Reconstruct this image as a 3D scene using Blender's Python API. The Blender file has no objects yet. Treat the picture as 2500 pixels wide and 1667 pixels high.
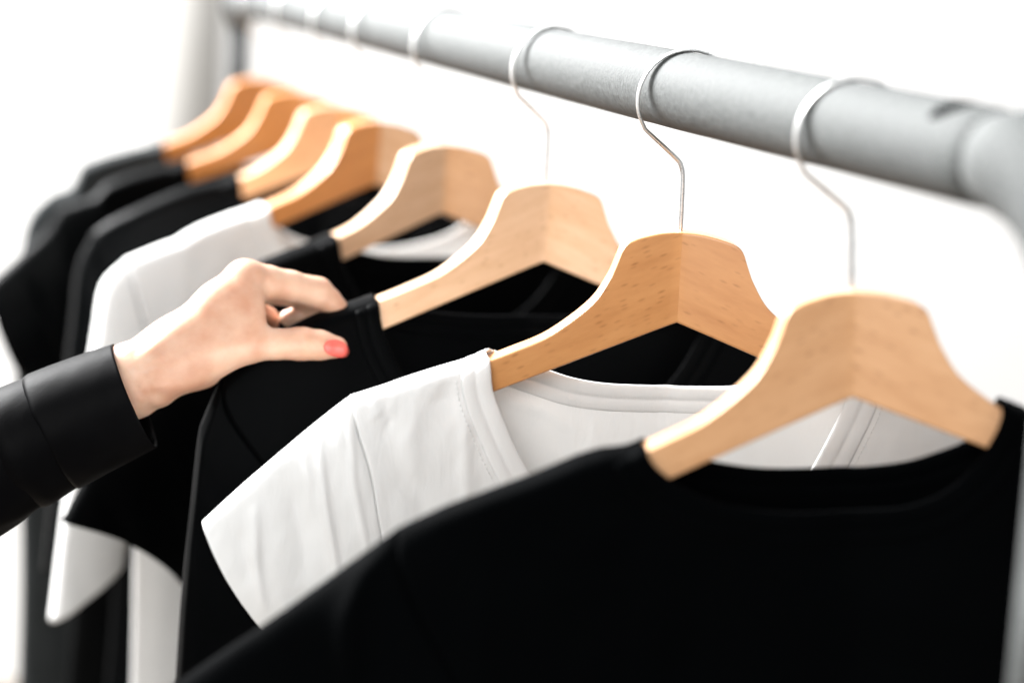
import bpy, bmesh, math, random
import numpy as np
from mathutils import Matrix, Vector

sc = bpy.context.scene
col = sc.collection
R = math.radians

# ------------------------------------------------------------------ camera
cam_f = Vector((-0.92259298, 0.33574902, -0.18998628))
cam_r = Vector((0.33228802, 0.94181059, 0.05076888))
cam_u = Vector((-0.1959767, 0.01629115, 0.98047322))
CAM_ROT = Matrix((cam_r, cam_u, -cam_f)).transposed()
CAM_POS = Vector((1.16361148, -0.61389209, 0.10610268))
cd = bpy.data.cameras.new('camera')
cd.sensor_width = 36
cd.lens = 75.35
cd.clip_start, cd.clip_end = 0.05, 60
cd.dof.use_dof = True
cd.dof.focus_distance = 1.515
cd.dof.aperture_fstop = 2.25
cam = bpy.data.objects.new('camera', cd)
cam.matrix_world = Matrix.Translation(CAM_POS) @ CAM_ROT.to_4x4()
col.objects.link(cam)
sc.camera = cam

# ------------------------------------------------------------------ light
wd = bpy.data.worlds.new('World')
sc.world = wd
wd.use_nodes = True
wd.node_tree.nodes['Background'].inputs[0].default_value = (0.93, 0.97, 1.0, 1)
wd.node_tree.nodes['Background'].inputs[1].default_value = 0.60


def area(name, loc, target, sx, sy, power, colr=(1, 1, 1)):
    l = bpy.data.lights.new(name, 'AREA')
    l.shape = 'RECTANGLE'
    l.size, l.size_y = sx, sy
    l.energy = power
    l.color = colr
    o = bpy.data.objects.new(name, l)
    o.location = loc
    o.rotation_euler = (Vector(target) - Vector(loc)).to_track_quat('-Z', 'Y').to_euler()
    col.objects.link(o)
    return o


area('front_fill', (2.5, -2.1, 1.0), (-0.4, 0, -0.2), 2.2, 2.0, 110, (1.0, 0.99, 0.97))  # unseen fill added behind the camera to brighten the front faces
area('skylight_left', (-2.85, -1.9, 2.2), (0.1, 0.0, -0.25), 2.0, 2.0, 1250)
area('wall_fill', (-1.7, 2.4, 2.4), (-3.5, 2.4, -0.2), 7.0, 0.8, 135)  # unseen fill added to push the back wall to white

sc.view_settings.view_transform = 'Standard'
sc.view_settings.look = 'None'
sc.view_settings.exposure = 0.0
sc.view_settings.gamma = 1.0
sc.cycles.use_denoising = True
sc.cycles.max_bounces = 8


# ------------------------------------------------------------------ helpers
def tag(o, label=None, cat=None, group=None, kind=None):
    if label: o['label'] = label
    if cat: o['category'] = cat
    if group: o['group'] = group
    if kind: o['kind'] = kind
    return o


def empty(name, matrix, label, cat, group=None):
    o = bpy.data.objects.new(name, None)
    o.empty_display_size = 0.05
    o.matrix_world = matrix
    col.objects.link(o)
    return tag(o, label, cat, group)


def mesh_obj(name, verts, faces, mat, parent=None, smooth=True, merge=0.0, solid=0.0, subd=0):
    me = bpy.data.meshes.new(name)
    me.from_pydata([tuple(map(float, v)) for v in verts], [], [tuple(f) for f in faces])
    if merge:
        bm = bmesh.new()
        bm.from_mesh(me)
        bmesh.ops.remove_doubles(bm, verts=bm.verts, dist=merge)
        bmesh.ops.recalc_face_normals(bm, faces=bm.faces)
        bm.to_mesh(me)
        bm.free()
    me.update()
    if smooth:
        me.polygons.foreach_set('use_smooth', [True] * len(me.polygons))
    me.materials.append(mat)
    o = bpy.data.objects.new(name, me)
    col.objects.link(o)
    if parent: o.parent = parent
    if solid:
        m = o.modifiers.new('thick', 'SOLIDIFY')
        m.thickness = solid
        m.offset = 0
    if subd:
        m = o.modifiers.new('sub', 'SUBSURF')
        m.levels = m.render_levels = subd
    return o


def catmull(pts, n):
    """n samples, even in arc length, of a centripetal-ish spline through pts"""
    P = np.array(pts, float)
    if len(P) == 2:
        fine = P[0] + (P[1] - P[0]) * np.linspace(0, 1, 60)[:, None]
    else:
        Q = np.vstack([2 * P[0] - P[1], P, 2 * P[-1] - P[-2]])
        fine = []
        for i in range(1, len(Q) - 2):
            t = np.linspace(0, 1, 40, endpoint=False)[:, None]
            p0, p1, p2, p3 = Q[i - 1], Q[i], Q[i + 1], Q[i + 2]
            fine.append(0.5 * (2 * p1 + (p2 - p0) * t + (2 * p0 - 5 * p1 + 4 * p2 - p3) * t ** 2 + (3 * p1 - p0 - 3 * p2 + p3) * t ** 3))
        fine = np.vstack(fine + [P[-1:]])
    d = np.r_[0, np.cumsum(np.linalg.norm(np.diff(fine, axis=0), axis=1))]
    x = np.asarray(n, float) * d[-1] if np.ndim(n) else np.linspace(0, d[-1], n)
    return np.stack([np.interp(x, d, fine[:, k]) for k in range(P.shape[1])], -1)


def tube(path, rad, seg=16, cap=True, wscale=None, waxis=None):
    """swept tube; rad per point; wscale stretches the section along waxis"""
    path = np.asarray(path, float)
    n = len(path)
    rad = np.full(n, rad) if np.isscalar(rad) else np.asarray(rad)
    T = np.gradient(path, axis=0)
    T /= np.linalg.norm(T, axis=1)[:, None]
    ref = np.array(waxis if waxis is not None else (0.13, 0.92, 0.37), float)
    V, F = [], []
    for i in range(n):
        a = ref - T[i] * (ref @ T[i])
        a /= np.linalg.norm(a)
        b = np.cross(T[i], a)
        k = 1 if wscale is None else wscale[i]
        for j in range(seg):
            q = 2 * math.pi * j / seg
            V.append(path[i] + rad[i] * (k * a * math.cos(q) + b * math.sin(q)))
    for i in range(n - 1):
        for j in range(seg):
            F.append((i * seg + j, i * seg + (j + 1) % seg, (i + 1) * seg + (j + 1) % seg, (i + 1) * seg + j))
    if cap:
        F.append(tuple(range(seg))[::-1])
        F.append(tuple((n - 1) * seg + j for j in range(seg)))
    return V, F


def grid_faces(n, m, off=0, flip=False):
    F = []
    for i in range(n - 1):
        for j in range(m - 1):
            q = (off + i * m + j, off + i * m + j + 1, off + (i + 1) * m + j + 1, off + (i + 1) * m + j)
            F.append(q[::-1] if flip else q)
    return F


_rs = np.random.RandomState(4)
_TAB = _rs.rand(64, 64)


def vnoise(x, y):
    """smooth value noise in -1..1"""
    x = np.asarray(x, float); y = np.asarray(y, float)
    xi, yi = np.floor(x).astype(int), np.floor(y).astype(int)
    fx, fy = x - xi, y - yi
    fx = fx * fx * (3 - 2 * fx); fy = fy * fy * (3 - 2 * fy)
    g = lambda a, b: _TAB[a % 64, b % 64]
    return 2 * ((g(xi, yi) * (1 - fx) + g(xi + 1, yi) * fx) * (1 - fy) + (g(xi, yi + 1) * (1 - fx) + g(xi + 1, yi + 1) * fx) * fy) - 1


def sstep(a, b, x):
    t = np.clip((np.asarray(x, float) - a) / (b - a), 0, 1)
    return t * t * (3 - 2 * t)


# ------------------------------------------------------------------ materials
def new_mat(name):
    m = bpy.data.materials.new(name)
    m.use_nodes = True
    nt = m.node_tree
    return m, nt, nt.nodes['Principled BSDF']


def node(nt, typ, **kw):
    n = nt.nodes.new(typ)
    for k, v in kw.items():
        setattr(n, k, v)
    return n


def ramp(nt, stops):
    r = node(nt, 'ShaderNodeValToRGB')
    el = r.color_ramp.elements
    while len(el) < len(stops): el.new(0.5)
    for e, (p, c) in zip(el, stops):
        e.position = p
        e.color = (*c, 1) if len(c) == 3 else c
    return r


def wood_mat(name, side):
    """beech: straight pale grain with short dark ray flecks that run along the arm"""
    m, nt, b = new_mat(name)
    tc = node(nt, 'ShaderNodeTexCoord')
    oi = node(nt, 'ShaderNodeObjectInfo')
    add = node(nt, 'ShaderNodeVectorMath', operation='MULTIPLY_ADD')
    add.inputs[1].default_value = (1, 1, 1)
    sc_ = node(nt, 'ShaderNodeVectorMath', operation='SCALE')
    sc_.inputs['Scale'].default_value = 7.0
    cmb = node(nt, 'ShaderNodeCombineXYZ')
    for k in range(3): nt.links.new(oi.outputs['Random'], cmb.inputs[k])
    nt.links.new(cmb.outputs[0], sc_.inputs[0])
    nt.links.new(tc.outputs['Object'], add.inputs[0])
    nt.links.new(sc_.outputs[0], add.inputs[2])
    mp = node(nt, 'ShaderNodeMapping')
    mp.inputs['Rotation'].default_value = (0, side * -R(21), 0)
    nt.links.new(add.outputs[0], mp.inputs[0])
    # broad tone along the grain
    m1 = node(nt, 'ShaderNodeMapping'); m1.inputs['Scale'].default_value = (9, 60, 95)
    n1 = node(nt, 'ShaderNodeTexNoise'); n1.inputs['Scale'].default_value = 1.0; n1.inputs['Detail'].default_value = 6; n1.inputs['Roughness'].default_value = 0.62
    nt.links.new(mp.outputs[0], m1.inputs[0]); nt.links.new(m1.outputs[0], n1.inputs[0])
    r1 = ramp(nt, [(0.28, (0.59, 0.355, 0.195)), (0.55, (0.68, 0.438, 0.263)), (0.75, (0.73, 0.492, 0.313))])
    nt.links.new(n1.outputs['Fac'], r1.inputs[0])
    # flecks
    m2 = node(nt, 'ShaderNodeMapping'); m2.inputs['Scale'].default_value = (85, 140, 300)
    v2 = node(nt, 'ShaderNodeTexVoronoi'); v2.inputs['Scale'].default_value = 1.0; v2.inputs['Randomness'].default_value = 1.0
    nt.links.new(mp.outputs[0], m2.inputs[0]); nt.links.new(m2.outputs[0], v2.inputs['Vector'])
    sp = node(nt, 'ShaderNodeSeparateColor'); nt.links.new(v2.outputs['Color'], sp.inputs[0])
    gate = node(nt, 'ShaderNodeMath', operation='GREATER_THAN'); gate.inputs[1].default_value = 0.44
    nt.links.new(sp.outputs[0], gate.inputs[0])
    fr = ramp(nt, [(0.10, (1, 1, 1)), (0.36, (0, 0, 0))])
    nt.links.new(v2.outputs['Distance'], fr.inputs[0])
    mul = node(nt, 'ShaderNodeMath', operation='MULTIPLY')
    nt.links.new(fr.outputs[0], mul.inputs[0]); nt.links.new(gate.outputs[0], mul.inputs[1])
    # flecks thin out in patches
    n3 = node(nt, 'ShaderNodeTexNoise'); n3.inputs['Scale'].default_value = 22
    nt.links.new(mp.outputs[0], n3.inputs[0])
    r3 = ramp(nt, [(0.38, (0.15,) * 3), (0.62, (0.55,) * 3)])
    nt.links.new(n3.outputs['Fac'], r3.inputs[0])
    mul2 = node(nt, 'ShaderNodeMath', operation='MULTIPLY')
    nt.links.new(mul.outputs[0], mul2.inputs[0]); nt.links.new(r3.outputs[0], mul2.inputs[1])
    mix = node(nt, 'ShaderNodeMix', data_type='RGBA')
    nt.links.new(mul2.outputs[0], mix.inputs[0])
    nt.links.new(r1.outputs[0], mix.inputs[6])
    mix.inputs[7].default_value = (0.30, 0.14, 0.05, 1)
    tint = node(nt, 'ShaderNodeMix', data_type='RGBA', blend_type='MULTIPLY')
    tint.inputs[0].default_value = 1.0
    nt.links.new(mix.outputs[2], tint.inputs[6])
    nt.links.new(oi.outputs['Color'], tint.inputs[7])
    nt.links.new(tint.outputs[2], b.inputs['Base Color'])
    b.inputs['Roughness'].default_value = 0.36
    b.inputs['Specular IOR Level'].default_value = 0.5
    b.inputs['Coat Weight'].default_value = 0.7
    b.inputs['Coat Roughness'].default_value = 0.28
    bp_ = node(nt, 'ShaderNodeBump'); bp_.inputs['Strength'].default_value = 0.12; bp_.inputs['Distance'].default_value = 0.0006
    nt.links.new(n1.outputs['Fac'], bp_.inputs['Height']); nt.links.new(bp_.outputs[0], b.inputs['Normal'])
    return m


def cloth_mat(name, colr, rough=0.9, sheen=0.0, weave=900.0, bump=0.25, sss=0.0, spec=0.2, var=0.12, coat=0.0):
    m, nt, b = new_mat(name)
    tc = node(nt, 'ShaderNodeTexCoord')
    mp = node(nt, 'ShaderNodeMapping'); mp.inputs['Scale'].default_value = (1, 1, 2.2)
    nt.links.new(tc.outputs['Object'], mp.inputs[0])
    n1 = node(nt, 'ShaderNodeTexNoise'); n1.inputs['Scale'].default_value = weave; n1.inputs['Detail'].default_value = 3
    nt.links.new(mp.outputs[0], n1.inputs[0])
    n2 = node(nt, 'ShaderNodeTexNoise'); n2.inputs['Scale'].default_value = 14; n2.inputs['Detail'].default_value = 4
    nt.links.new(mp.outputs[0], n2.inputs[0])
    lo = tuple(c * (1 - var) for c in colr); hi = tuple(min(1, c * (1 + var)) for c in colr)
    r = ramp(nt, [(0.3, lo), (0.7, hi)])
    nt.links.new(n2.outputs['Fac'], r.inputs[0])
    nt.links.new(r.outputs[0], b.inputs['Base Color'])
    b.inputs['Roughness'].default_value = rough
    b.inputs['Specular IOR Level'].default_value = spec
    b.inputs['Sheen Weight'].default_value = sheen
    b.inputs['Sheen Roughness'].default_value = 0.5
    if sss:
        b.inputs['Subsurface Weight'].default_value = sss
        b.inputs['Subsurface Radius'].default_value = (0.004, 0.004, 0.004)
        b.inputs['Subsurface Scale'].default_value = 1.0
    bp_ = node(nt, 'ShaderNodeBump'); bp_.inputs['Strength'].default_value = bump; bp_.inputs['Distance'].default_value = 0.0005
    nt.links.new(n1.outputs['Fac'], bp_.inputs['Height']); nt.links.new(bp_.outputs[0], b.inputs['Normal'])
    return m


def metal_mat(name, c0, c1, rough, metallic, scale=160, bump=0.3, stretch=(1, 1, 1)):
    m, nt, b = new_mat(name)
    tc = node(nt, 'ShaderNodeTexCoord')
    mp = node(nt, 'ShaderNodeMapping'); mp.inputs['Scale'].default_value = stretch
    nt.links.new(tc.outputs['Object'], mp.inputs[0])
    n1 = node(nt, 'ShaderNodeTexNoise'); n1.inputs['Scale'].default_value = scale; n1.inputs['Detail'].default_value = 7; n1.inputs['Roughness'].default_value = 0.7
    n1.inputs['Distortion'].default_value = 0.8
    nt.links.new(mp.outputs[0], n1.inputs[0])
    r = ramp(nt, [(0.32, c0), (0.68, c1)])
    nt.links.new(n1.outputs['Fac'], r.inputs[0]); nt.links.new(r.outputs[0], b.inputs['Base Color'])
    r2 = ramp(nt, [(0.3, (rough * 0.8,) * 3), (0.7, (min(1, rough * 1.25),) * 3)])
    nt.links.new(n1.outputs['Fac'], r2.inputs[0]); nt.links.new(r2.outputs[0], b.inputs['Roughness'])
    b.inputs['Metallic'].default_value = metallic
    bp_ = node(nt, 'ShaderNodeBump'); bp_.inputs['Strength'].default_value = bump; bp_.inputs['Distance'].default_value = 0.0008
    nt.links.new(n1.outputs['Fac'], bp_.inputs['Height']); nt.links.new(bp_.outputs[0], b.inputs['Normal'])
    return m


def paint_mat(name, colr, rough=0.7):
    m, nt, b = new_mat(name)
    tc = node(nt, 'ShaderNodeTexCoord')
    n1 = node(nt, 'ShaderNodeTexNoise'); n1.inputs['Scale'].default_value = 6; n1.inputs['Detail'].default_value = 5
    nt.links.new(tc.outputs['Object'], n1.inputs[0])
    r = ramp(nt, [(0.3, tuple(c * 0.98 for c in colr)), (0.7, colr)])
    nt.links.new(n1.outputs['Fac'], r.inputs[0]); nt.links.new(r.outputs[0], b.inputs['Base Color'])
    b.inputs['Roughness'].default_value = rough
    return m


WOOD_L = wood_mat('beech_left', 1)
WOOD_R = wood_mat('beech_right', -1)
STEEL = metal_mat('hook_steel', (0.62, 0.62, 0.61), (0.80, 0.80, 0.79), 0.30, 1.0, 300, 0.05)
RAIL = metal_mat('rail_galvanised', (0.016, 0.0185, 0.0185), (0.115, 0.122, 0.120), 0.75, 0.0, 300, 1.0, (1.6, 0.75, 0.75))
DARKMETAL = metal_mat('dark_steel', (0.004, 0.0055, 0.0055), (0.009, 0.0105, 0.0105), 0.8, 0.0, 120, 0.1)
BLACK = cloth_mat('black_jersey', (0.0005, 0.0007, 0.0009), rough=0.5, sheen=0.008, spec=0.022, bump=0.3)
MATTE = cloth_mat('black_matte_jersey', (0.0008, 0.0010, 0.0012), rough=0.7, sheen=0.006, spec=0.006, bump=0.3)
BLACK_SMOOTH = cloth_mat('black_twill', (0.0008, 0.0011, 0.0013), rough=0.42, sheen=0.012, spec=0.03, bump=0.15)
def see_through(m, k):
    nt = m.node_tree
    b = nt.nodes['Principled BSDF']
    out = [n for n in nt.nodes if n.type == 'OUTPUT_MATERIAL'][0]
    tr = node(nt, 'ShaderNodeBsdfTranslucent')
    tr.inputs[0].default_value = (0.86, 0.86, 0.85, 1)
    mx = node(nt, 'ShaderNodeMixShader')
    mx.inputs[0].default_value = k
    nt.links.new(b.outputs[0], mx.inputs[1]); nt.links.new(tr.outputs[0], mx.inputs[2])
    nt.links.new(mx.outputs[0], out.inputs['Surface'])
    return m


WHITE = cloth_mat('white_jersey', (0.86, 0.857, 0.848), rough=0.95, sheen=0.05, spec=0.1, bump=0.35, var=0.02)
see_through(WHITE, 0.14)
_nt = WHITE.node_tree
_n = node(_nt, 'ShaderNodeTexNoise'); _n.inputs['Scale'].default_value = 46; _n.inputs['Detail'].default_value = 5; _n.inputs['Distortion'].default_value = 1.2; _n.inputs['Roughness'].default_value = 0.6
_mp = node(_nt, 'ShaderNodeMapping'); _mp.inputs['Rotation'].default_value = (0, R(24), 0); _mp.inputs['Scale'].default_value = (1.5, 1, 0.45)
_tc = node(_nt, 'ShaderNodeTexCoord'); _nt.links.new(_tc.outputs['Object'], _mp.inputs[0]); _nt.links.new(_mp.outputs[0], _n.inputs[0])
_b = node(_nt, 'ShaderNodeBump'); _b.inputs['Strength'].default_value = 0.30; _b.inputs['Distance'].default_value = 0.0030
_old = _nt.nodes['Principled BSDF'].inputs['Normal'].links[0].from_node
_nt.links.new(_n.outputs['Fac'], _b.inputs['Height']); _nt.links.new(_b.outputs[0], _old.inputs['Normal'])
CHARCOAL = cloth_mat('charcoal_jersey', (0.026, 0.029, 0.030), rough=0.6, sheen=0.02, spec=0.04, bump=0.2)
JACKET = cloth_mat('black_jacket_cotton', (0.0016, 0.0016, 0.0019), rough=0.5, sheen=0.0, spec=0.03, bump=0.25)
_nt = JACKET.node_tree
_n = node(_nt, 'ShaderNodeTexNoise'); _n.inputs['Scale'].default_value = 17; _n.inputs['Detail'].default_value = 4; _n.inputs['Distortion'].default_value = 1.6
_tc = node(_nt, 'ShaderNodeTexCoord'); _nt.links.new(_tc.outputs['Object'], _n.inputs[0])
_b = node(_nt, 'ShaderNodeBump'); _b.inputs['Strength'].default_value = 0.12; _b.inputs['Distance'].default_value = 0.004
_old = _nt.nodes['Principled BSDF'].inputs['Normal'].links[0].from_node
_nt.links.new(_n.outputs['Fac'], _b.inputs['Height']); _nt.links.new(_b.outputs[0], _old.inputs['Normal'])
WALL = paint_mat('wall_white', (0.90, 0.90, 0.895))
GREIGE = paint_mat('greige_paint', (0.33, 0.320, 0.303))

# ------------------------------------------------------------------ setting
FLOOR_Z = -1.60
WALL_X = -3.47


def box(name, lo, hi, mat, parent=None):
    (x0, y0, z0), (x1, y1, z1) = lo, hi
    V = [(x, y, z) for x in (x0, x1) for y in (y0, y1) for z in (z0, z1)]
    F = [(0, 1, 3, 2), (4, 6, 7, 5), (0, 4, 5, 1), (2, 3, 7, 6), (0, 2, 6, 4), (1, 5, 7, 3)]
    return mesh_obj(name, V, F, mat, parent, smooth=False)


wall = box('wall', (WALL_X - 0.1, -4.0, FLOOR_Z - 0.1), (WALL_X, 7.0, 1.2), WALL)
tag(wall, kind='structure')
# painted half-round upright on the wall
_pv, _pf = [], []
for _z in (FLOOR_Z + 0.003, 1.19):
    for _k in range(25):
        _a = math.pi * _k / 24
        _pv.append((WALL_X + 0.001 + 0.055 * math.sin(_a), 0.292 - 0.078 * math.cos(_a), _z))
for _k in range(24):
    _pf.append((_k, _k + 1, 26 + _k, 25 + _k))
_pf += [tuple(range(25))[::-1], tuple(range(25, 50))]
mesh_obj('wall_trim', _pv, _pf, GREIGE, wall)

fm, fnt, fb = new_mat('oak_floor')
ftc = node(fnt, 'ShaderNodeTexCoord')
fmp = node(fnt, 'ShaderNodeMapping'); fmp.inputs['Scale'].default_value = (30, 2.2, 1)
fn = node(fnt, 'ShaderNodeTexNoise'); fn.inputs['Scale'].default_value = 2; fn.inputs['Detail'].default_value = 6
fnt.links.new(ftc.outputs['Object'], fmp.inputs[0]); fnt.links.new(fmp.outputs[0], fn.inputs[0])
fr_ = ramp(fnt, [(0.3, (0.10, 0.078, 0.057)), (0.7, (0.17, 0.135, 0.10))])
fnt.links.new(fn.outputs['Fac'], fr_.inputs[0]); fnt.links.new(fr_.outputs[0], fb.inputs['Base Color'])
fb.inputs['Roughness'].default_value = 0.5
floor = box('floor', (WALL_X + 0.001, -4.0, FLOOR_Z - 0.08), (3.5, 7.0, FLOOR_Z), fm)
tag(floor, kind='structure')

# ------------------------------------------------------------------ clothes rack
RB = 0.027
rack = empty('clothes_rack', Matrix.Translation((0.25, 0, FLOOR_Z)), 'grey metal clothes rack with a thick round rail carrying wooden hangers', 'clothes rack')
rinv = rack.matrix_world.inverted()


def rk(V):
    return [rinv @ Vector(tuple(map(float, v))) for v in V]


XN, XF = 0.308, -1.63        # axes of the near and far uprights
BR = 0.092
# rail: straight tube with faint dents
xs = np.linspace(XF + 0.03, 0.210, 120)
V, F = tube([(x, 0, 0) for x in xs], [RB * (1 + 0.006 * float(vnoise(x * 30, 3.3)) - 0.16 * math.exp(-((x - 0.218) / 0.012) ** 2)) for x in xs], 40)
mesh_obj('rail', rk(V), F, RAIL, rack)
# near elbow, one bent tube going down into the upright
ang = np.linspace(0, math.pi / 2, 22)
pth = [(0.204, 0, 0)] + [(XN - BR + BR * math.sin(a), 0, -BR + BR * math.cos(a)) for a in ang] + [(XN, 0, -BR - 0.03 - 0.08 * k) for k in range(3)]
rr = [RB * (1.085 - 0.17 * math.exp(-((i - 0.2) / 1.1) ** 2)) for i in range(len(pth))]
V, F = tube(pth, rr, 40, waxis=(0, 1, 0))
mesh_obj('elbow', rk(V), F, RAIL, rack)
V, F = tube([(XN, 0, z) for z in np.linspace(-0.278, FLOOR_Z + 0.002, 12)], RB * 1.03, 32, waxis=(0, 1, 0))
mesh_obj('post', rk(V), F, RAIL, rack)
# raised dark plug near the rail's end, black paints in a cavity's shade
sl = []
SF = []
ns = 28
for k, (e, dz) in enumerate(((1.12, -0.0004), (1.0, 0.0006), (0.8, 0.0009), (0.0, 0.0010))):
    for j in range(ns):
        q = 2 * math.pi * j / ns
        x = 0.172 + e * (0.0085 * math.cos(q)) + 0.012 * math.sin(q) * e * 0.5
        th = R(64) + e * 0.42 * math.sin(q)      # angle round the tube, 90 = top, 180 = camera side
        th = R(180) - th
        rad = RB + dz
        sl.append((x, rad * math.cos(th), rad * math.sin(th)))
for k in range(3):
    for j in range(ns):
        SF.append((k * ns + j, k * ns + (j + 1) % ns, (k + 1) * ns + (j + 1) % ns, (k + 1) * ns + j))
mesh_obj('slot_shade', rk(sl), SF, cloth_mat('slot_shade_black', (0.004, 0.005, 0.005), rough=1.0, spec=0.0), rack)
# far end: short elbow and slim dark upright
pth = [(XF + 0.06, 0, 0), (XF + 0.03, 0, 0), (XF + 0.012, 0, -0.006), (XF, 0, -0.022), (XF, 0, -0.045)]
V, F = tube(pth, [RB, RB, RB * 0.96, RB * 0.8, 0.0125], 28, waxis=(0, 1, 0))
mesh_obj('elbow', rk(V), F, RAIL, rack)
V, F = tube([(XF, 0, z) for z in np.linspace(-0.04, FLOOR_Z + 0.002, 10)], 0.0125, 24, waxis=(0, 1, 0))
mesh_obj('post', rk(V), F, DARKMETAL, rack)
for px in (XN, XF):
    V, F = tube([(px, -0.30, FLOOR_Z + 0.02), (px, 0.30, FLOOR_Z + 0.02)], 0.018, 20, waxis=(0, 0, 1))
    mesh_obj('foot', rk(V), F, DARKMETAL, rack)

# ------------------------------------------------------------------ hangers
S = [0.0425, -0.1934, -0.4563, -0.7365, -0.9484, -1.1081, -1.2797, -1.4650]
YAW = [17.49, 16.03, 2.63, -6.10, -7.60, 1.51, 5.26, 4.29]
TILT = [-3.36, -0.27, 1.18, 0.89, 2.33, 1.9, 2.2, 2.0]
TRACED = [-3.36, -0.27, 1.18, 0.89, 2.33, 3.02, 4.02, 4.41]     # sway of each garment; the far hangers sway less than their cloth
H1, H2, M, C = 0.0963, 0.1599, 0.357, 0.295
TIP = 0.222
HB = 0.0484


def hanger_matrix(i):
    rot = Matrix.Rotation(R(-90 - YAW[i]), 4, 'Z') @ Matrix.Rotation(R(-TILT[i]), 4, 'Y')
    return Matrix.Translation((S[i], 0, RB)) @ rot @ Matrix.Translation((0, 0, -RB))


# local frame of a hanger: x = u (arm, + is camera-left), y = w (front of the garment), z up, 0 at rail axis
ARM_TOP = catmull([(0, -0.0963), (0.014, -0.0970), (0.028, -0.0998), (0.0375, -0.1032), (0.0418, -0.1075), (0.0452, -0.1165), (0.0505, -0.1290),
                   (0.0625, -0.1465), (0.0900, -0.1670), (0.1150, -0.1775), (0.1400, -0.1862), (0.1700, -0.1945), (0.2000, -0.2040), (TIP, -0.2140)], 120)


def wmid(u):
    u = np.abs(np.asarray(u, float))
    a = np.minimum(u, 0.225)
    return C * (np.sqrt(a * a + 0.006 ** 2) - 0.006) + 0.10 * np.maximum(u - 0.225, 0)


def arm_mesh(sgn):
    us = np.r_[0, 0.004, 0.008, np.linspace(0.014, 0.036, 8), np.linspace(0.0375, 0.066, 22), np.linspace(0.070, TIP - 0.012, 30), TIP - 0.008, TIP - 0.005, TIP - 0.0025, TIP - 0.001, TIP]
    V, F = [], []
    sec = []
    tt = 0.0128
    fil = 0.0017
    for cx_, cz_, a0 in ((1, 1, 0), (-1, 1, 90), (-1, -1, 180), (1, -1, 270)):
        for a in (0, 22.5, 45, 67.5, 90):
            sec.append((cx_, cz_, math.cos(R(a0 + a)), math.sin(R(a0 + a))))
    ns_ = len(sec)
    for u in us:
        zt = float(np.interp(u, ARM_TOP[:, 0], ARM_TOP[:, 1]))
        zb = -H2 - M * u
        k = 1.0
        if u > TIP - 0.012:
            q = (u - (TIP - 0.012)) / 0.012
            k = math.sqrt(max(0.0, 1 - q * q)) * 0.75 + 0.25
        zc, hh = (zt + zb) / 2, (zt - zb) / 2 * k
        t = tt * (0.92 + 0.5 * max(0, u - 0.1)) * (0.6 + 0.4 * k)
        f = min(fil, hh * 0.9, t * 0.9)
        w0 = float(wmid(u))
        for cx_, cz_, ca, sa in sec:
            V.append((sgn * u, w0 + cx_ * (t - f) + f * ca, zc + cz_ * (hh - f) + f * sa))
    n = len(us)
    for i in range(n - 1):
        for j in range(ns_):
            q = (i * ns_ + j, i * ns_ + (j + 1) % ns_, (i + 1) * ns_ + (j + 1) % ns_, (i + 1) * ns_ + j)
            F.append(q if sgn < 0 else q[::-1])
    cap0 = tuple(range(ns_)); cap1 = tuple((n - 1) * ns_ + j for j in range(ns_))
    F.append(cap1 if sgn < 0 else cap1[::-1])
    return V, F


armL, armR = arm_mesh(1), arm_mesh(-1)
# hook: stem, kink, loop over the rail
rl = 0.0350
zc = RB + 0.0016 - rl
hp = [(0.0, 0, -H1 - 0.012), (0.0, 0, -H1), (0.0002, 0, -0.075), (0.0008, 0, -0.058), (0.0022, 0, -0.0515), (0.006, 0, -0.046)]
for a in np.linspace(218, 218 - 262, 42):
    hp.append((-rl * math.cos(R(a)) * 1.0, 0, zc - 0.0 + rl * math.sin(R(a))))
hp2 = catmull(hp, 130)
k = sstep(-0.050, -0.020, hp2[:, 2])
hookV, hookF = tube(hp2, 0.0017 - 0.0004 * k, 14, waxis=(0, 1, 0), wscale=1 + 1.7 * k)

hlabels = ['nearest wooden hanger, softly blurred, holding the black top at far right',
           'sharp beech hanger with dark grain flecks holding the white t-shirt in front',
           'pale wooden hanger whose black top the hand is pinching',
           'pale wooden hanger with white cloth showing under it, just above the hand',
           'wooden hanger holding the blurred white t-shirt, fifth from the near end',
           'blurred wooden hanger just behind the one with the blurred white t-shirt',
           'blurred wooden hanger, second from the far end of the rail',
           'farthest wooden hanger, beside the dark upright of the rack']
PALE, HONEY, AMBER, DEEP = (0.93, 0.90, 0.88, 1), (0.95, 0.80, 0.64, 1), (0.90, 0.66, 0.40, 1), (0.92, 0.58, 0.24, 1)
TONES = [(HONEY, HONEY), (AMBER, AMBER), (PALE, PALE), (PALE, HONEY), (DEEP, PALE), (HONEY, AMBER), (DEEP, DEEP), (DEEP, DEEP)]  # fifth hanger: dark left, pale right arm paint in shading from the bend
first = None
for i in range(8):
    if first is None:
        h = empty('wooden_hanger', hanger_matrix(i), hlabels[i], 'hanger', 'wooden hangers along the rail')
        parts = [mesh_obj('arm', *armL, WOOD_L, h), mesh_obj('arm', *armR, WOOD_R, h), mesh_obj('hook', hookV, hookF, STEEL, h)]
        for a in parts[:2]:
            wn = a.modifiers.new('wn', 'WEIGHTED_NORMAL')
            wn.keep_sharp = False
            wn.weight = 80
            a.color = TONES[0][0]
        first = h
    else:
        h = first.copy()
        col.objects.link(h)
        h.matrix_world = hanger_matrix(i)
        h['label'] = hlabels[i]
        for a in parts:
            c_ = a.copy()
            col.objects.link(c_)
            c_.parent = h
            if a is not parts[2]:
                c_.color = TONES[i][parts.index(a)]


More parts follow.
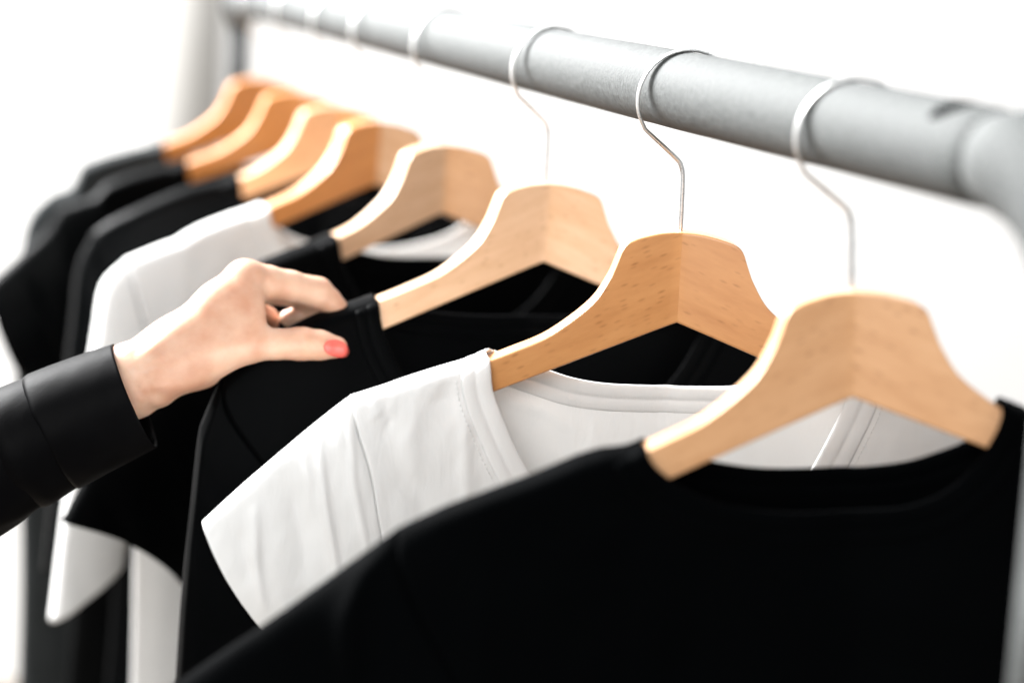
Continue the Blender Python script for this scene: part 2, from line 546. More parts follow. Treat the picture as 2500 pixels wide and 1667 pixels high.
# ------------------------------------------------------------------ garments
def crease(u, z, segs):
    """soft ridges / valleys along poly-lines: (points, width, height)"""
    out = np.zeros_like(u)
    for pts, wd_, amp in segs:
        P = np.array(pts, float)
        best = np.full(u.shape, 1e9); tt = np.zeros_like(u)
        n = len(P) - 1
        for k in range(n):
            a, b = P[k], P[k + 1]
            ab = b - a
            t = np.clip(((u - a[0]) * ab[0] + (z - a[1]) * ab[1]) / (ab @ ab), 0, 1)
            d = np.hypot(u - a[0] - t * ab[0], z - a[1] - t * ab[1])
            m_ = d < best
            best = np.where(m_, d, best); tt = np.where(m_, (k + t) / n, tt)
        prof = 1.0 / (1.0 + (best / wd_) ** 2) ** 1.3
        out += amp * prof * np.sin(math.pi * np.clip(tt * 0.9 + 0.08, 0, 1)) ** 0.7
    return out


def garment(i, name, label, cat, group, mat, P, seed=0):
    mw = hanger_matrix(i)
    g = empty(name, mw, label, cat, group)
    nL, nR = P.get('neck', (0.134, 0.134))
    sway = R(TRACED[i] - TILT[i])

    def sw(pts):
        return [(u * math.cos(sway) - (z - RB) * math.sin(sway) * 0.95, u * math.sin(sway) + (z - RB) * math.cos(sway) + RB) for u, z in pts]

    P = dict(P)
    if sway:
        P['sleeve'] = dict(P['sleeve'], top=sw(P['sleeve']['top']), bottom=sw(P['sleeve']['bottom']))
        P['ridge'] = sw(P['ridge'])
    rid = catmull(P['ridge'], 16)                           # (u,z) from neck to shoulder seam
    armz = np.interp(rid[:, 0], ARM_TOP[:, 0], ARM_TOP[:, 1])
    on = rid[:, 0] <= TIP + 0.004
    rid[on, 1] = np.maximum(rid[on, 1], armz[on] + 0.0042)
    us_, zs_ = rid[-1]
    zf, zb = P.get('front', -0.33), P.get('back', -0.212)
    ua, za = P.get('armpit', (0.20, -0.40))
    uh, zh = P.get('hem', (0.215, -0.86))
    Db = P.get('belly', 0.022)
    Da = P.get('arm_d', 0.030)
    fold = P.get('fold')
    rough = P.get('rumple', 0.0025)
    ridz_u = np.r_[0, rid[:, 0]]
    ridz_z = np.r_[rid[0, 1] + rid[0, 0] * 0.35, rid[:, 1]]

    def ridge_z(u):
        return np.interp(np.abs(u), ridz_u, ridz_z)

    # ---- body
    nc = 141
    aN = 0.42
    A = np.linspace(-1, 1, nc)
    nr = 110
    v = np.linspace(0, 1, nr) ** 1.9
    armc = catmull(P.get('armhole', [(us_, zs_), (us_ - 0.006, zs_ - 0.03), (ua - 0.012, (zs_ + za) / 2 - 0.02), (ua - 0.004, za + 0.02), (ua, za)]), 60)
    va = 0.32
    side_hem = catmull([(ua, za), ((ua + uh) / 2 - 0.004, (za + zh) / 2), (uh, zh)], 60)

    def side(vv):
        vv = np.asarray(vv)
        f1 = np.clip(vv / va, 0, 1); f2 = np.clip((vv - va) / (1 - va), 0, 1)
        x = np.where(vv <= va, np.interp(f1, np.linspace(0, 1, 60), armc[:, 0]), np.interp(f2, np.linspace(0, 1, 60), side_hem[:, 0]))
        z = np.where(vv <= va, np.interp(f1, np.linspace(0, 1, 60), armc[:, 1]), np.interp(f2, np.linspace(0, 1, 60), side_hem[:, 1]))
        return x, z

    def sheet_depth(u, z, a, vv, front):
        drop = np.maximum(ridge_z(u) - z, 0)
        d = 0.0172 * (1 - np.exp(-drop / 0.0026)) + Db * sstep(0.0, 0.26, drop)
        tau = np.clip(vv / va, 0, 1)
        ds = Da * np.sqrt(np.maximum(4 * tau * (1 - tau), 0)) * np.where(vv > va, 0, 1)
        b = np.abs(a) ** 6
        d = d * (1 - b) + ds * b
        n = rough * (vnoise(u * 16 + seed * 7.3 + (0 if front else 31), z * 5 + seed) + 0.6 * vnoise(u * 38 + z * 9 + seed, z * 10 + 5.1 + seed * 3))
        d = d + n * sstep(0.0, 0.05, drop) * (1 - b)
        return d

    def neckline(front, sgn):
        n = nL if sgn > 0 else nR
        key = ('front_neck' if front else 'back_neck')
        pts = P.get(key)
        zn = float(ridge_z(n))
        if pts is None:
            zz = zf if front else zb
            if front:
                pts = [(1, 0), (0.985, 0.16), (0.93, 0.34), (0.82, 0.56), (0.62, 0.80), (0.34, 0.95), (0, 1)]
            else:
                pts = [(1, 0), (0.93, 0.25), (0.75, 0.60), (0.5, 0.84), (0.25, 0.96), (0, 1)]
            pts = [(p * n, zn + q * (zz - zn)) for p, q in pts]
        else:
            pts = [(p[0] * n / nL, p[1]) for p in pts]
        return catmull(pts, 80)

    def top(front):
        T = np.zeros((nc, 2))
        for sgn in (1, -1):
            n = nL if sgn > 0 else nR
            nk = neckline(front, sgn)[::-1]                  # centre -> neck point
            rg = catmull([p for p in [(n, float(ridge_z(n)))] + [tuple(q) for q in rid if q[0] > n + 0.004]], 80)
            for k_, a in enumerate(A):
                if (a >= 0) != (sgn > 0) and a != 0: continue
                aa = abs(a)
                if aa <= aN:
                    q = aa / aN * 79
                    T[k_] = [np.interp(q, range(80), nk[:, 0]), np.interp(q, range(80), nk[:, 1])]
                else:
                    q = (aa - aN) / (1 - aN) * 79
                    T[k_] = [np.interp(q, range(80), rg[:, 0]), np.interp(q, range(80), rg[:, 1])]
                T[k_, 0] *= sgn
        return T

    sheets = []
    for front in (True, False):
        T = top(front)
        Bt = np.stack([A * uh, np.full(nc, zh) - 0.012 * (1 - A ** 2)], -1)
        sx, sz = side(v)
        lx = us_ + (uh - us_) * v; lz = zs_ + (zh - zs_) * v
        cxs, czs = sx - lx, sz - lz
        wgt = np.abs(A) ** 3
        U = T[:, 0][None] * (1 - v[:, None]) + Bt[:, 0][None] * v[:, None] + (np.sign(A) * wgt)[None] * cxs[:, None]
        Z = T[:, 1][None] * (1 - v[:, None]) + Bt[:, 1][None] * v[:, None] + wgt[None] * czs[:, None]
        d = sheet_depth(U, Z, A[None] + 0 * U, v[:, None] + 0 * U, front)
        W = wmid(U) + (d if front else -d)
        if fold is not None:
            W = W + fold(U, Z, front) * (1 - np.abs(A[None]) ** 10) * sstep(0, 0.012, ridge_z(U) - Z)
        sheets.append(np.stack([U, W, Z], -1))
    V = np.vstack([s_.reshape(-1, 3) for s_ in sheets])
    F = grid_faces(nr, nc) + grid_faces(nr, nc, nr * nc, True)
    mesh_obj('body', V, F, mat, g, merge=2e-5, solid=0.0009)

    # ---- collar: rib band that follows the neckline, front and back in one ring
    rw = P.get('rib', 0.020)
    prof = [(-0.02, 0.0002), (0.0, 0.0012), (0.12, 0.0019), (0.30, 0.0020), (0.46, 0.0016), (0.52, 0.0007), (0.58, 0.0015), (0.75, 0.0018), (0.90, 0.0015), (0.97, 0.0010), (1.0, 0.0002)]
    CV, CF = [], []
    for front, sh in zip((True, False), sheets):
        cols = [k_ for k_ in range(nc) if abs(A[k_]) <= aN + 0.002]
        base = len(CV)
        sg = 1.0 if front else -1.0
        for k_ in cols:
            p0 = sh[0, k_]
            k0, k1 = max(k_ - 1, cols[0]), min(k_ + 1, cols[-1])
            tan = (sh[0, k1] - sh[0, k0])[[0, 2]]
            tan /= np.linalg.norm(tan)
            dirn = np.array([tan[1], -tan[0]])
            out = np.array([np.sign(A[k_]) * 0.93, -0.36])
            e_ = sstep(aN * 0.90, aN, abs(A[k_]))
            dirn = dirn * (1 - e_) + out * e_
            dirn /= np.linalg.norm(dirn)
            for q, off in prof:
                u_, z_ = p0[0] + dirn[0] * q * rw, p0[2] + dirn[1] * q * rw
                z_ = min(z_, float(ridge_z(u_)))
                dr = float(ridge_z(u_)) - z_
                dpt = float(sheet_depth(np.array(u_), np.array(z_), np.array(0.0), np.array(0.0), front))
                w_ = float(wmid(u_)) + sg * dpt
                if fold is not None:
                    w_ += float(fold(np.array([u_]), np.array([z_]), front)[0]) * float(sstep(0, 0.012, dr))
                e2 = math.exp(-dr / 0.004)
                CV.append((u_, w_ + off * (1 - e2) + 0.0004 * sg, z_ + off * e2))
        CF += grid_faces(len(cols), len(prof), base, False)
    mesh_obj('collar', CV, CF, P.get('rib_mat', mat), g, solid=0.0008)

    if P.get('stitch'):
        TV, TF = [], []
        sh = sheets[0]
        ks = [k_ for k_ in range(nc) if aN * 0.35 < abs(A[k_]) <= aN * 0.97]
        for sgn in (1, -1):
            kk = [k_ for k_ in ks if A[k_] * sgn > 0]
            line = []
            for k_ in kk:
                p0 = sh[0, k_]
                tan = (sh[0, k_ + 1] - sh[0, k_ - 1])[[0, 2]]; tan /= np.linalg.norm(tan)
                q = rw + 0.0035
                u_, z_ = p0[0] + tan[1] * q, p0[2] - tan[0] * q
                w_ = float(wmid(u_)) + float(sheet_depth(np.array(u_), np.array(z_), np.array(0.0), np.array(0.0), True)) + float(fold(np.array([u_]), np.array([z_]), True)[0])
                line.append((u_, w_ + 0.0009, z_))
            L = catmull(line, 300)
            cum = np.r_[0, np.cumsum(np.linalg.norm(np.diff(L, axis=0), axis=1))]
            x = 0.002
            while x < cum[-1] - 0.004:
                seg_ = np.stack([np.interp([x, x + 0.0012, x + 0.0024], cum, L[:, c_]) for c_ in range(3)], -1)
                tv, tf = tube(seg_, [0.0003, 0.0005, 0.0003], 6)
                TF += [tuple(i_ + len(TV) for i_ in f_) for f_ in tf]
                TV += tv
                x += 0.0038
        tag(mesh_obj('stitching', TV, TF, mat, g), kind='stuff')

    # ---- sleeves
    for sgn in (1, -1):
        sp = P['sleeve'] if sgn > 0 else P.get('sleeve_r', P['sleeve'])
        topc = catmull([(us_, zs_)] + sp['top'], 70)
        botc = catmull([(ua, za)] + sp['bottom'], 70)
        ns_, nt_ = 70, 60
        s = np.linspace(0, 1, ns_)
        t = 0.5 - 0.5 * np.cos(math.pi * np.linspace(0, 1, nt_))
        A0 = np.stack([np.interp(t, np.linspace(0, 1, 60), armc[:, k_]) for k_ in (0, 1)], -1)
        A1 = topc[-1] + (botc[-1] - topc[-1]) * t[:, None]
        bow = sp.get('bow', 0.006)
        dirh = topc[-1] - topc[-2]; dirh = dirh / np.linalg.norm(dirh)
        A1 = A1 + dirh * (bow * 4 * t * (1 - t))[:, None]
        G = np.zeros((ns_, nt_, 2))
        for k_ in (0, 1):
            lin_t = topc[:, k_][:, None] * (1 - t[None]) + botc[:, k_][:, None] * t[None]
            lin_s = A0[:, k_][None] * (1 - s[:, None]) + A1[:, k_][None] * s[:, None]
            c00, c01, c10, c11 = topc[0, k_], botc[0, k_], topc[-1, k_], botc[-1, k_]
            bil = (c00 * (1 - t[None]) + c01 * t[None]) * (1 - s[:, None]) + (c10 * (1 - t[None]) + c11 * t[None]) * s[:, None]
            G[..., k_] = lin_t + lin_s - bil
        Ds = sp.get('d', 0.022)
        ell = np.sqrt(np.maximum(4 * t * (1 - t), 0))
        ell2 = np.maximum(4 * t * (1 - t), 0) ** 0.42
        dd = (Da * ell)[None] * (1 - sstep(0, 0.6, s))[:, None] + (Ds * ell2)[None] * sstep(0, 0.6, s)[:, None]
        dd = dd - 0.0022 * np.exp(-s / 0.03)[:, None] * (ell > 0.05)[None]
        SV = []
        for front in (True, False):
            U, Z = G[..., 0], G[..., 1]
            n = rough * 1.2 * (vnoise(U * 26 - Z * 12 + seed * 3.1, Z * 6 + U * 8 + seed) + 0.5 * vnoise(U * 60 - Z * 30, Z * 18 + seed + 9))
            d = np.maximum(dd + n * ell[None] ** 1.5 * sstep(0, 0.15, s)[:, None], 0)
            W = wmid(U) + (d if front else -d)
            if fold is not None and sgn > 0:
                W = W + fold(U, Z, front) * np.minimum(1, 1.6 * ell[None]) * sstep(0, 0.05, s)[:, None]
            W = W + sp.get('lean', 0.0) * s[:, None]
            SV.append(np.stack([U * sgn, W, Z], -1).reshape(-1, 3))
        SF_ = grid_faces(ns_, nt_, 0, sgn < 0) + grid_faces(ns_, nt_, ns_ * nt_, sgn > 0)
        mesh_obj('sleeve', np.vstack(SV), SF_, mat, g, merge=2e-5, solid=0.0009)
    return g


def ridge_pts(*more):
    return [(0.10, -0.166), (0.13, -0.1780)] + list(more)


# 1 nearest black top
garment(0, 'black_top', 'nearest black top, filling the lower right, on the frontmost hanger', 'top', 'black tops on the rail', MATTE, dict(
    neck=(0.128, 0.084),
    ridge=[(0.075, -0.152), (0.10, -0.166), (0.13, -0.1795), (0.1587, -0.1815), (0.1947, -0.1930), (0.2378, -0.2055), (0.272, -0.2200)],
    back_neck=[(0.128, -0.179), (0.112, -0.190), (0.0905, -0.198), (0.0603, -0.2062), (0.0239, -0.2112), (0, -0.2118)],
    front=-0.226, armpit=(0.235, -0.42), hem=(0.25, -0.9), belly=0.024,
    sleeve=dict(top=[(0.3032, -0.2420), (0.3469, -0.2720), (0.3887, -0.2990), (0.50, -0.375), (0.58, -0.44)], bottom=[(0.32, -0.45), (0.42, -0.51), (0.50, -0.56)], d=0.026),
    fold=lambda u, z, f: crease(u, z, [([(0.268, -0.222), (0.292, -0.240), (0.300, -0.262), (0.302, -0.32), (0.298, -0.40)], 0.006, 0.010)]) if f else 0 * u,
    rumple=0.003), seed=1)


# 2 the sharp white t-shirt
def tee_fold(u, z, f):
    if f:
        c = crease(u, z, [
            ([(0.245, -0.236), (0.240, -0.275), (0.226, -0.345)], 0.0030, 0.0052),
            ([(0.2245, -0.222), (0.2215, -0.262), (0.209, -0.315)], 0.0026, 0.0036),
            ([(0.2225, -0.2085), (0.2170, -0.228), (0.2075, -0.2553), (0.2012, -0.2858), (0.197, -0.311)], 0.0018, 0.0022),
            ([(0.212, -0.2105), (0.206, -0.2155), (0.213, -0.222)], 0.0022, 0.0030),
            ([(0.255, -0.246), (0.250, -0.262), (0.249, -0.285)], 0.0028, 0.0024),
            ([(0.2335, -0.222), (0.229, -0.252)], 0.004, 0.0022),
            ([(0.286, -0.284), (0.285, -0.315), (0.279, -0.350)], 0.0034, 0.0042),
            ([(0.265, -0.262), (0.255, -0.300), (0.252, -0.335)], 0.010, -0.0045),
            ([(0.180, -0.208), (0.186, -0.236), (0.178, -0.262)], 0.008, 0.0034),
            ([(0.150, -0.200), (0.146, -0.245), (0.144, -0.30)], 0.006, 0.0036),
            ([(0.165, -0.196), (0.160, -0.206), (0.172, -0.212)], 0.008, -0.0030),
            ([(0.198, -0.246), (0.176, -0.280), (0.160, -0.318)], 0.008, -0.0032),
            ([(0.205, -0.210), (0.199, -0.222), (0.204, -0.235)], 0.0035, -0.0028),
            ([(0.268, -0.345), (0.252, -0.362), (0.235, -0.370)], 0.006, 0.0025),
            ([(0.31, -0.29), (0.296, -0.305), (0.288, -0.335)], 0.010, -0.0025)])
        return c + 0.0004 * vnoise(u * 150 + z * 60, z * 70) + 0.0007 * vnoise(u * 70 - z * 25, z * 28 + 4)
    drop = np.maximum(-0.232 - z, 0)
    pl = np.sin(u * 2 * math.pi / 0.0125 + 2.5 * vnoise(u * 40, z * 0 + 2)) * np.exp(-drop / 0.013) * sstep(0.0, 0.004, drop) * np.exp(-((u - 0.04) / 0.035) ** 2)
    return 0.0013 * pl + crease(u, z, [([(0.12, -0.218), (0.09, -0.226), (0.06, -0.246)], 0.006, 0.003), ([(0.05, -0.245), (0.06, -0.30)], 0.008, 0.003), ([(0.0, -0.25), (0.01, -0.31)], 0.007, -0.003),
                                       ([(-0.02, -0.235), (-0.03, -0.30)], 0.006, 0.003), ([(-0.07, -0.215), (-0.06, -0.28)], 0.007, 0.003)])


garment(1, 'white_shirt', 'crisp white short-sleeved t-shirt in focus, behind the nearest black top', 't-shirt', 'white t-shirts on the rail', WHITE, dict(
    neck=(0.1335, 0.118),
    ridge=[(0.10, -0.166), (0.1335, -0.1790), (0.1686, -0.1915), (0.1979, -0.1994), (0.2254, -0.2075)],
    front_neck=[(0.1335, -0.179), (0.1318, -0.190), (0.1300, -0.203), (0.1228, -0.2204), (0.1126, -0.2423), (0.1009, -0.2629), (0.082, -0.288), (0.05, -0.312), (0, -0.322)],
    back_neck=[(0.1335, -0.179), (0.122, -0.185), (0.0948, -0.1955), (0.0693, -0.2044), (0.0436, -0.2093), (0.0113, -0.2119), (0, -0.2119)],
    armhole=[(0.2254, -0.2075), (0.2200, -0.227), (0.2106, -0.2543), (0.2043, -0.2848), (0.2000, -0.310), (0.196, -0.37)],
    armpit=(0.196, -0.37), hem=(0.215, -0.86), belly=0.016, arm_d=0.024, rumple=0.0014, rib=0.0195, stitch=True,
    sleeve=dict(top=[(0.2480, -0.2265), (0.2717, -0.2477), (0.2960, -0.2700), (0.3215, -0.2950)], bottom=[(0.235, -0.385), (0.2700, -0.3790)], d=0.017, bow=0.004),
    fold=tee_fold), seed=2)

# 3 black top held by the hand, long sleeves
garment(2, 'black_top', 'long-sleeved black top pinched at the shoulder by the hand', 'top', 'black tops on the rail', BLACK, dict(
    neck=(0.1475, 0.130),
    ridge=[(0.11, -0.172), (0.1475, -0.1885), (0.168, -0.1915), (0.205, -0.204), (0.245, -0.224), (0.268, -0.244)],
    front=-0.30, back=-0.21, armpit=(0.215, -0.43), hem=(0.225, -0.9), belly=0.016, arm_d=0.020,
    sleeve=dict(top=[(0.2800, -0.275), (0.2840, -0.2920), (0.2880, -0.3540), (0.2910, -0.4046), (0.2930, -0.48), (0.296, -0.72)], bottom=[(0.222, -0.50), (0.226, -0.60), (0.232, -0.72)], d=0.020),
    fold=lambda u, z, f: crease(u, z, [([(0.12, -0.205), (0.09, -0.206), (0.065, -0.216)], 0.005, 0.005)]) if f else 0 * u), seed=3)

# 4 black tee behind the hand
garment(3, 'black_top', 'black t-shirt behind the hand, its wide sleeve hem hanging at lower left', 'top', 'black tops on the rail', BLACK, dict(
    neck=(0.118, 0.112),
    ridge=[(0.08, -0.158), (0.118, -0.1790), (0.1472, -0.1925), (0.1743, -0.1990), (0.215, -0.214), (0.245, -0.234)],
    front=-0.27, back=-0.207, armpit=(0.235, -0.44), hem=(0.245, -0.9), belly=0.018, arm_d=0.028,
    sleeve=dict(top=[(0.290, -0.282), (0.330, -0.345), (0.3675, -0.4161)], bottom=[(0.250, -0.470), (0.256, -0.4842)], d=0.024, bow=-0.012)), seed=4)

# 5 blurred white tee
garment(4, 'white_shirt', 'blurred white t-shirt with a long loose sleeve, farther back behind the hand', 't-shirt', 'white t-shirts on the rail', WHITE, dict(
    neck=(0.132, 0.120),
    ridge=[(0.09, -0.162), (0.132, -0.1880), (0.184, -0.2009), (0.2318, -0.2146), (0.2779, -0.2320)],
    front=-0.262, back=-0.232, armpit=(0.255, -0.46), hem=(0.245, -0.9), belly=0.020, arm_d=0.030,
    sleeve=dict(top=[(0.2995, -0.2559), (0.305, -0.297), (0.310, -0.34), (0.325, -0.46), (0.3340, -0.5830)], bottom=[(0.262, -0.49), (0.2643, -0.5300)], d=0.022, bow=0.0)), seed=5)

# 6, 7, 8 far black tops
garment(5, 'black_top', 'black top directly behind the blurred white t-shirt', 'top', 'black tops on the rail', BLACK_SMOOTH, dict(
    neck=(0.112, 0.112),
    ridge=[(0.08, -0.158), (0.112, -0.1765), (0.1685, -0.1910), (0.2372, -0.2230), (0.2615, -0.2415)],
    front=-0.27, back=-0.20, armpit=(0.225, -0.44), hem=(0.235, -0.9), belly=0.022, arm_d=0.026,
    sleeve=dict(top=[(0.2752, -0.2777), (0.2782, -0.3368), (0.284, -0.45), (0.29, -0.60)], bottom=[(0.228, -0.54), (0.232, -0.60)], d=0.022)), seed=6)
garment(6, 'black_top', 'black t-shirt whose short sleeve flares out to the left edge', 'top', 'black tops on the rail', BLACK_SMOOTH, dict(
    neck=(0.130, 0.120),
    ridge=[(0.09, -0.162), (0.130, -0.1930), (0.1845, -0.2125), (0.2598, -0.2456)],
    front=-0.28, back=-0.21, armpit=(0.230, -0.44), hem=(0.24, -0.95), belly=0.022, arm_d=0.028,
    sleeve=dict(top=[(0.2766, -0.2756), (0.300, -0.302), (0.335, -0.340)], bottom=[(0.275, -0.45), (0.290, -0.4400)], d=0.024, bow=0.004)), seed=7)
garment(7, 'black_top', 'farthest black top on the rail, at the left edge', 'top', 'black tops on the rail', CHARCOAL, dict(
    neck=(0.124, 0.120),
    ridge=[(0.09, -0.162), (0.124, -0.1950), (0.1526, -0.2115), (0.2436, -0.2563)],
    front=-0.28, back=-0.21, armpit=(0.215, -0.44), hem=(0.22, -1.1), belly=0.024, arm_d=0.026,
    sleeve=dict(top=[(0.2670, -0.2836), (0.2754, -0.3362), (0.2776, -0.3888), (0.2650, -0.52), (0.2483, -0.6571), (0.236, -0.82), (0.228, -1.02)], bottom=[(0.18, -0.60), (0.13, -0.82), (0.11, -1.02)], d=0.026)), seed=8)

# ------------------------------------------------------------------ the reaching arm
# own frame at the pinch: x along the view's right, y up, z towards the viewer; unit below is a third of a millimetre
PU = 0.000333
pinch = CAM_POS + cam_f * 1.64 + cam_r * ((700 - 1176) * PU) + cam_u * ((784 - 760) * PU)
person = empty('person', Matrix.Translation(pinch) @ CAM_ROT.to_4x4(), 'left hand with pink thumbnail reaching in from the left in a black sleeve', 'person')


def hpnt(x, y, zcm):
    return np.array([(x - 700) * PU, -(y - 760) * PU, zcm * 0.01])


def cap_sdf(Pn, a, b, ra, rb):
    ab = b - a
    t = np.clip(((Pn - a) @ ab) / max(ab @ ab, 1e-12), 0, 1)
    return np.linalg.norm(Pn - a - t[..., None] * ab, axis=-1) - (ra + (rb - ra) * t)


def smin(a, b, k):
    h = np.maximum(k - np.abs(a - b), 0) / k
    return np.minimum(a, b) - h * h * k * 0.25


def chain(Pn, pts, k):
    d = None
    for (p, q) in zip(pts[:-1], pts[1:]):
        e = cap_sdf(Pn, hpnt(*p[:3]), hpnt(*q[:3]), p[3] * PU, q[3] * PU)
        d = e if d is None else smin(d, e, k)
    return d


PALM = [
    [(120, 975, 7.6, 80), (240, 908, 7.3, 73), (318, 872, 7.0, 65)],
    [(318, 872, 7.0, 65), (440, 792, 5.6, 66), (520, 705, 4.2, 52), (577, 642, 3.0, 40)],
    [(330, 878, 6.6, 56), (470, 800, 4.2, 58), (562, 650, 1.2, 42)],
    [(330, 885, 6.2, 52), (470, 810, 3.0, 54), (535, 672, -0.4, 40)],
    [(330, 890, 5.6, 48), (460, 830, 2.0, 48), (505, 705, -1.8, 36)],
    [(400, 852, 6.9, 54), (500, 812, 5.9, 49), (575, 792, 5.0, 41)],
    [(500, 775, 5.0, 54), (568, 722, 3.8, 42)],
    [(566, 700, 3.6, 40), (578, 750, 4.4, 38)],
]
FING = [
    [(520, 808, 5.6, 44), (600, 793, 4.6, 37), (640, 790, 4.2, 34.5), (702, 789, 3.4, 37), (742, 792, 2.9, 33), (779, 797, 2.4, 25)],     # thumb
    [(570, 645, 2.8, 42), (620, 650, 2.0, 38), (670, 658, 0.9, 35), (728, 673, -0.6, 36), (752, 690, -1.2, 29), (770, 706, -1.7, 23), (762, 722, -2.2, 20)],      # index
    [(556, 655, 0.8, 41), (676, 672, -2.4, 31), (722, 698, -3.2, 28), (700, 722, -3.5, 25), (652, 729, -3.0, 21)],
    [(530, 680, -0.8, 38), (598, 732, -4.0, 29), (590, 765, -4.2, 25), (560, 772, -3.8, 22)],
    [(500, 715, -2.2, 35), (560, 770, -5.0, 26), (555, 795, -5.0, 22), (530, 800, -4.6, 19)],
]


def hand_sdf(Pn):
    d = None
    for ch in PALM:
        e = chain(Pn, ch, 30 * PU)
        d = e if d is None else smin(d, e, 46 * PU)
    for k_, ch in enumerate(FING):
        e = chain(Pn, ch, 10 * PU)
        d = smin(d, e, (22 if k_ == 0 else 16) * PU)
    # wrist tendon hollow and knuckle bones
    for (x, y, z_, r_, amp) in ((577, 632, 3.4, 30, 1.8), (728, 660, 0.2, 22, 1.2), (702, 786, 4.4, 20, 0.8)):
        q = np.linalg.norm(Pn - hpnt(x, y, z_), axis=-1)
        d = d - amp * 0.001 * np.exp(-(q / (r_ * PU)) ** 2)
    # tendons fan out from the wrist over the back of the hand; creases cross the wrist and joints
    X, Y = Pn[..., 0] / PU + 700, 760 - Pn[..., 1] / PU
    ang = np.arctan2(880 - Y, X - 300)
    rad = np.hypot(X - 300, Y - 880)
    d = d - 0.0007 * np.cos((ang - 0.72) * 17) * sstep(60, 130, rad) * (1 - sstep(300, 360, rad))
    for (ax_, ay_, nx_, ny_, amp) in ((352, 860, 0.88, -0.47, 0.0009), (372, 850, 0.88, -0.47, 0.0006), (700, 790, 1.0, 0.0, 0.0006), (640, 790, 1.0, 0.05, 0.0005), (690, 665, 0.97, 0.24, 0.0004)):
        q = (X - ax_) * nx_ + (Y - ay_) * ny_
        w = np.exp(-(((X - ax_) * ny_ - (Y - ay_) * nx_) / 70) ** 2)
        d = d + amp * np.exp(-(q / 5.0) ** 2) * w
    return d


def surface_nets(fn, lo, hi, h):
    ax = [np.arange(lo[k_], hi[k_] + h, h) for k_ in range(3)]
    gx, gy, gz = np.meshgrid(*ax, indexing='ij')
    D = fn(np.stack([gx, gy, gz], -1))
    nx, ny, nz = D.shape
    ins = D < 0
    cnt = np.zeros((nx - 1, ny - 1, nz - 1)); acc = np.zeros((nx - 1, ny - 1, nz - 1, 3))
    corners = [(i, j, k_) for i in (0, 1) for j in (0, 1) for k_ in (0, 1)]
    sub = lambda c_: D[c_[0]:nx - 1 + c_[0], c_[1]:ny - 1 + c_[1], c_[2]:nz - 1 + c_[2]]
    for a in corners:
        for axk in range(3):
            if a[axk]: continue
            b = list(a); b[axk] = 1
            da, db = sub(a), sub(b)
            cr = (da < 0) != (db < 0)
            t = np.where(cr, da / np.where(cr, da - db, 1), 0)
            pt = np.zeros(da.shape + (3,)) + np.array(a, float)
            pt[..., axk] += t
            acc += np.where(cr[..., None], pt, 0); cnt += cr
    act = cnt > 0
    idx = -np.ones(act.shape, int)
    cells = np.argwhere(act)
    idx[act] = np.arange(len(cells))
    V = (cells + acc[act] / cnt[act][:, None]) * h + np.array(lo)
    F = []
    for axk in range(3):
        sl0 = [slice(1, n_ - 1) for n_ in D.shape]
        sl1 = list(sl0)
        sl0[axk] = slice(0, D.shape[axk] - 1); sl1[axk] = slice(1, D.shape[axk])
        a_, b_ = ins[tuple(sl0)], ins[tuple(sl1)]
        e = np.argwhere(a_ != b_)
        if not len(e): continue
        flip = a_[tuple(e.T)]
        o = e.copy()
        for k_ in range(3):
            if k_ != axk: o[:, k_] += 1
        u_, v_ = [(1, 2), (2, 0), (0, 1)][axk]
        du = np.eye(3, dtype=int)[u_]; dv = np.eye(3, dtype=int)[v_]
        q = [idx[tuple((o - s_).T)] for s_ in (0 * du, du, du + dv, dv)]
        Q = np.stack(q, -1)
        Q[~flip] = Q[~flip][:, ::-1]
        F += [tuple(map(int, r_)) for r_ in Q if min(r_) >= 0]
    return V, F


skin, snt, sb = new_mat('skin')
stc = node(snt, 'ShaderNodeTexCoord')
sn = node(snt, 'ShaderNodeTexNoise'); sn.inputs['Scale'].default_value = 38; sn.inputs['Detail'].default_value = 5
snt.links.new(stc.outputs['Object'], sn.inputs[0])
sr = ramp(snt, [(0.32, (0.51, 0.265, 0.170)), (0.68, (0.63, 0.41, 0.295))])
snt.links.new(sn.outputs['Fac'], sr.inputs[0]); snt.links.new(sr.outputs[0], sb.inputs['Base Color'])
sb.inputs['Subsurface Weight'].default_value = 0.35
sb.inputs['Subsurface Radius'].default_value = (0.010, 0.0035, 0.0018)
sb.inputs['Subsurface Scale'].default_value = 0.7
sb.inputs['Roughness'].default_value = 0.45
sn2 = node(snt, 'ShaderNodeTexNoise'); sn2.inputs['Scale'].default_value = 420; sn2.inputs['Detail'].default_value = 3
snt.links.new(stc.outputs['Object'], sn2.inputs[0])
sbp = node(snt, 'ShaderNodeBump'); sbp.inputs['Strength'].default_value = 0.25; sbp.inputs['Distance'].default_value = 0.0004
snt.links.new(sn2.outputs['Fac'], sbp.inputs['Height']); snt.links.new(sbp.outputs[0], sb.inputs['Normal'])

lo = hpnt(180, 1060, -6.0); hi = hpnt(830, 560, 11.0)
V, F = surface_nets(hand_sdf, lo, hi, 0.0018)
hand = mesh_obj('hand', V, F, skin, person)
sm = hand.modifiers.new('smooth', 'SMOOTH'); sm.factor = 0.5; sm.iterations = 4

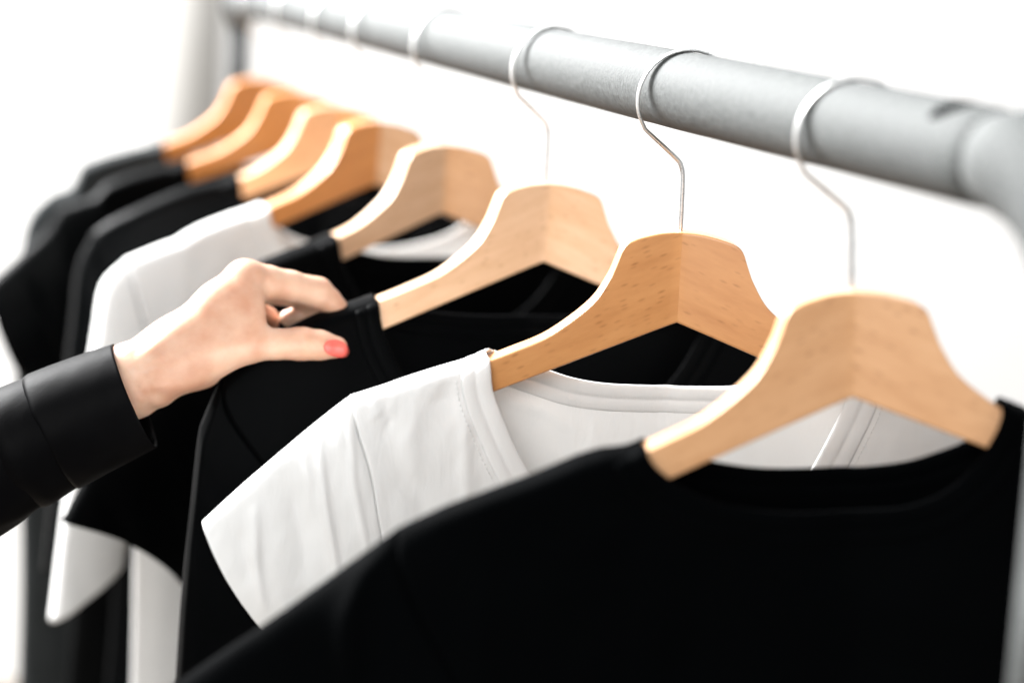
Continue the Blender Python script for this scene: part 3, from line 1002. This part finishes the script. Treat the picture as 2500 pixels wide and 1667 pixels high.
# thumb nail, painted coral pink
nm, nnt, nb = new_mat('nail_polish')
ntc = node(nnt, 'ShaderNodeTexCoord'); nn = node(nnt, 'ShaderNodeTexNoise'); nn.inputs['Scale'].default_value = 200
nnt.links.new(ntc.outputs['Object'], nn.inputs[0])
nrp = ramp(nnt, [(0.3, (0.60, 0.095, 0.075)), (0.7, (0.68, 0.12, 0.095))])
nnt.links.new(nn.outputs['Fac'], nrp.inputs[0]); nnt.links.new(nrp.outputs[0], nb.inputs['Base Color'])
nb.inputs['Roughness'].default_value = 0.22
gn = 18
NV = []
for a in range(gn):
    for b in range(gn):
        q, r_ = (a / (gn - 1) * 2 - 1), (b / (gn - 1) * 2 - 1)
        x = 780 + 25 * q * math.sqrt(1 - 0.42 * r_ * r_)
        y = 800 + 19 * r_ * math.sqrt(1 - 0.42 * q * q) + 3 * q
        NV.append(hpnt(x, y, 6.0))
NV = np.array(NV)
for _ in range(60):
    dd_ = hand_sdf(NV)
    NV[:, 2] -= np.clip(dd_ - 0.0005, -0.004, 0.004) * 0.7
    NV[:, 2] = np.maximum(NV[:, 2], 0.016)
mesh_obj('fingernail', NV, grid_faces(gn, gn), nm, person, solid=0.0008)

# sleeve of the jacket
def sleeve_tube(name, ctr, seg, parent, mat, fn):
    ctr = np.array(ctr, float)
    path = catmull(ctr[:, :4], seg)
    pts = np.array([hpnt(*p[:3]) for p in path]); rad = path[:, 3] * PU
    T = np.gradient(pts, axis=0); T /= np.linalg.norm(T, axis=1)[:, None]
    m_ = 72
    V = []
    for i in range(seg):
        a = np.array([0, 1, 0.0]) - T[i] * T[i][1]; a /= np.linalg.norm(a)
        b = np.cross(T[i], a)
        for j in range(m_):
            q = 2 * math.pi * j / m_
            r_ = rad[i] + fn(i / (seg - 1), q)
            V.append(pts[i] + r_ * (a * math.cos(q) + b * math.sin(q)))
    F = []
    for i in range(seg - 1):
        for j in range(m_):
            F.append((i * m_ + j, i * m_ + (j + 1) % m_, (i + 1) * m_ + (j + 1) % m_, (i + 1) * m_ + j))
    return mesh_obj(name, V, F, mat, parent, solid=0.0014)


def wr(scale, amp, off):
    return lambda t, q: amp * (float(vnoise(t * scale + off, math.cos(q) * 2.2 + 3 + off)) + 0.5 * float(vnoise(t * scale * 2.3 + math.sin(q) * 3, math.cos(q) * 4 + off)))


slv = sleeve_tube('jacket_sleeve', [(-420, 1300, 9.6, 165), (-220, 1195, 9.0, 152), (0, 1082, 8.2, 134), (110, 1012, 7.6, 124), (200, 964, 7.2, 112)], 70, person, JACKET, wr(5, 0.0020, 1.7))
sleeve_tube('cuff', [(92, 1022, 7.7, 126), (96, 1020, 7.7, 137), (140, 996, 7.5, 134), (202, 964, 7.2, 126)], 26, slv, JACKET, wr(2, 0.0005, 5.2))
cuff2 = sleeve_tube('cuff', [(168, 982, 7.36, 124), (172, 980, 7.35, 136), (260, 940, 7.1, 130), (346, 904, 6.9, 122)], 40, slv, JACKET, wr(2, 0.0006, 8.4))
bpy.context.view_layer.update()
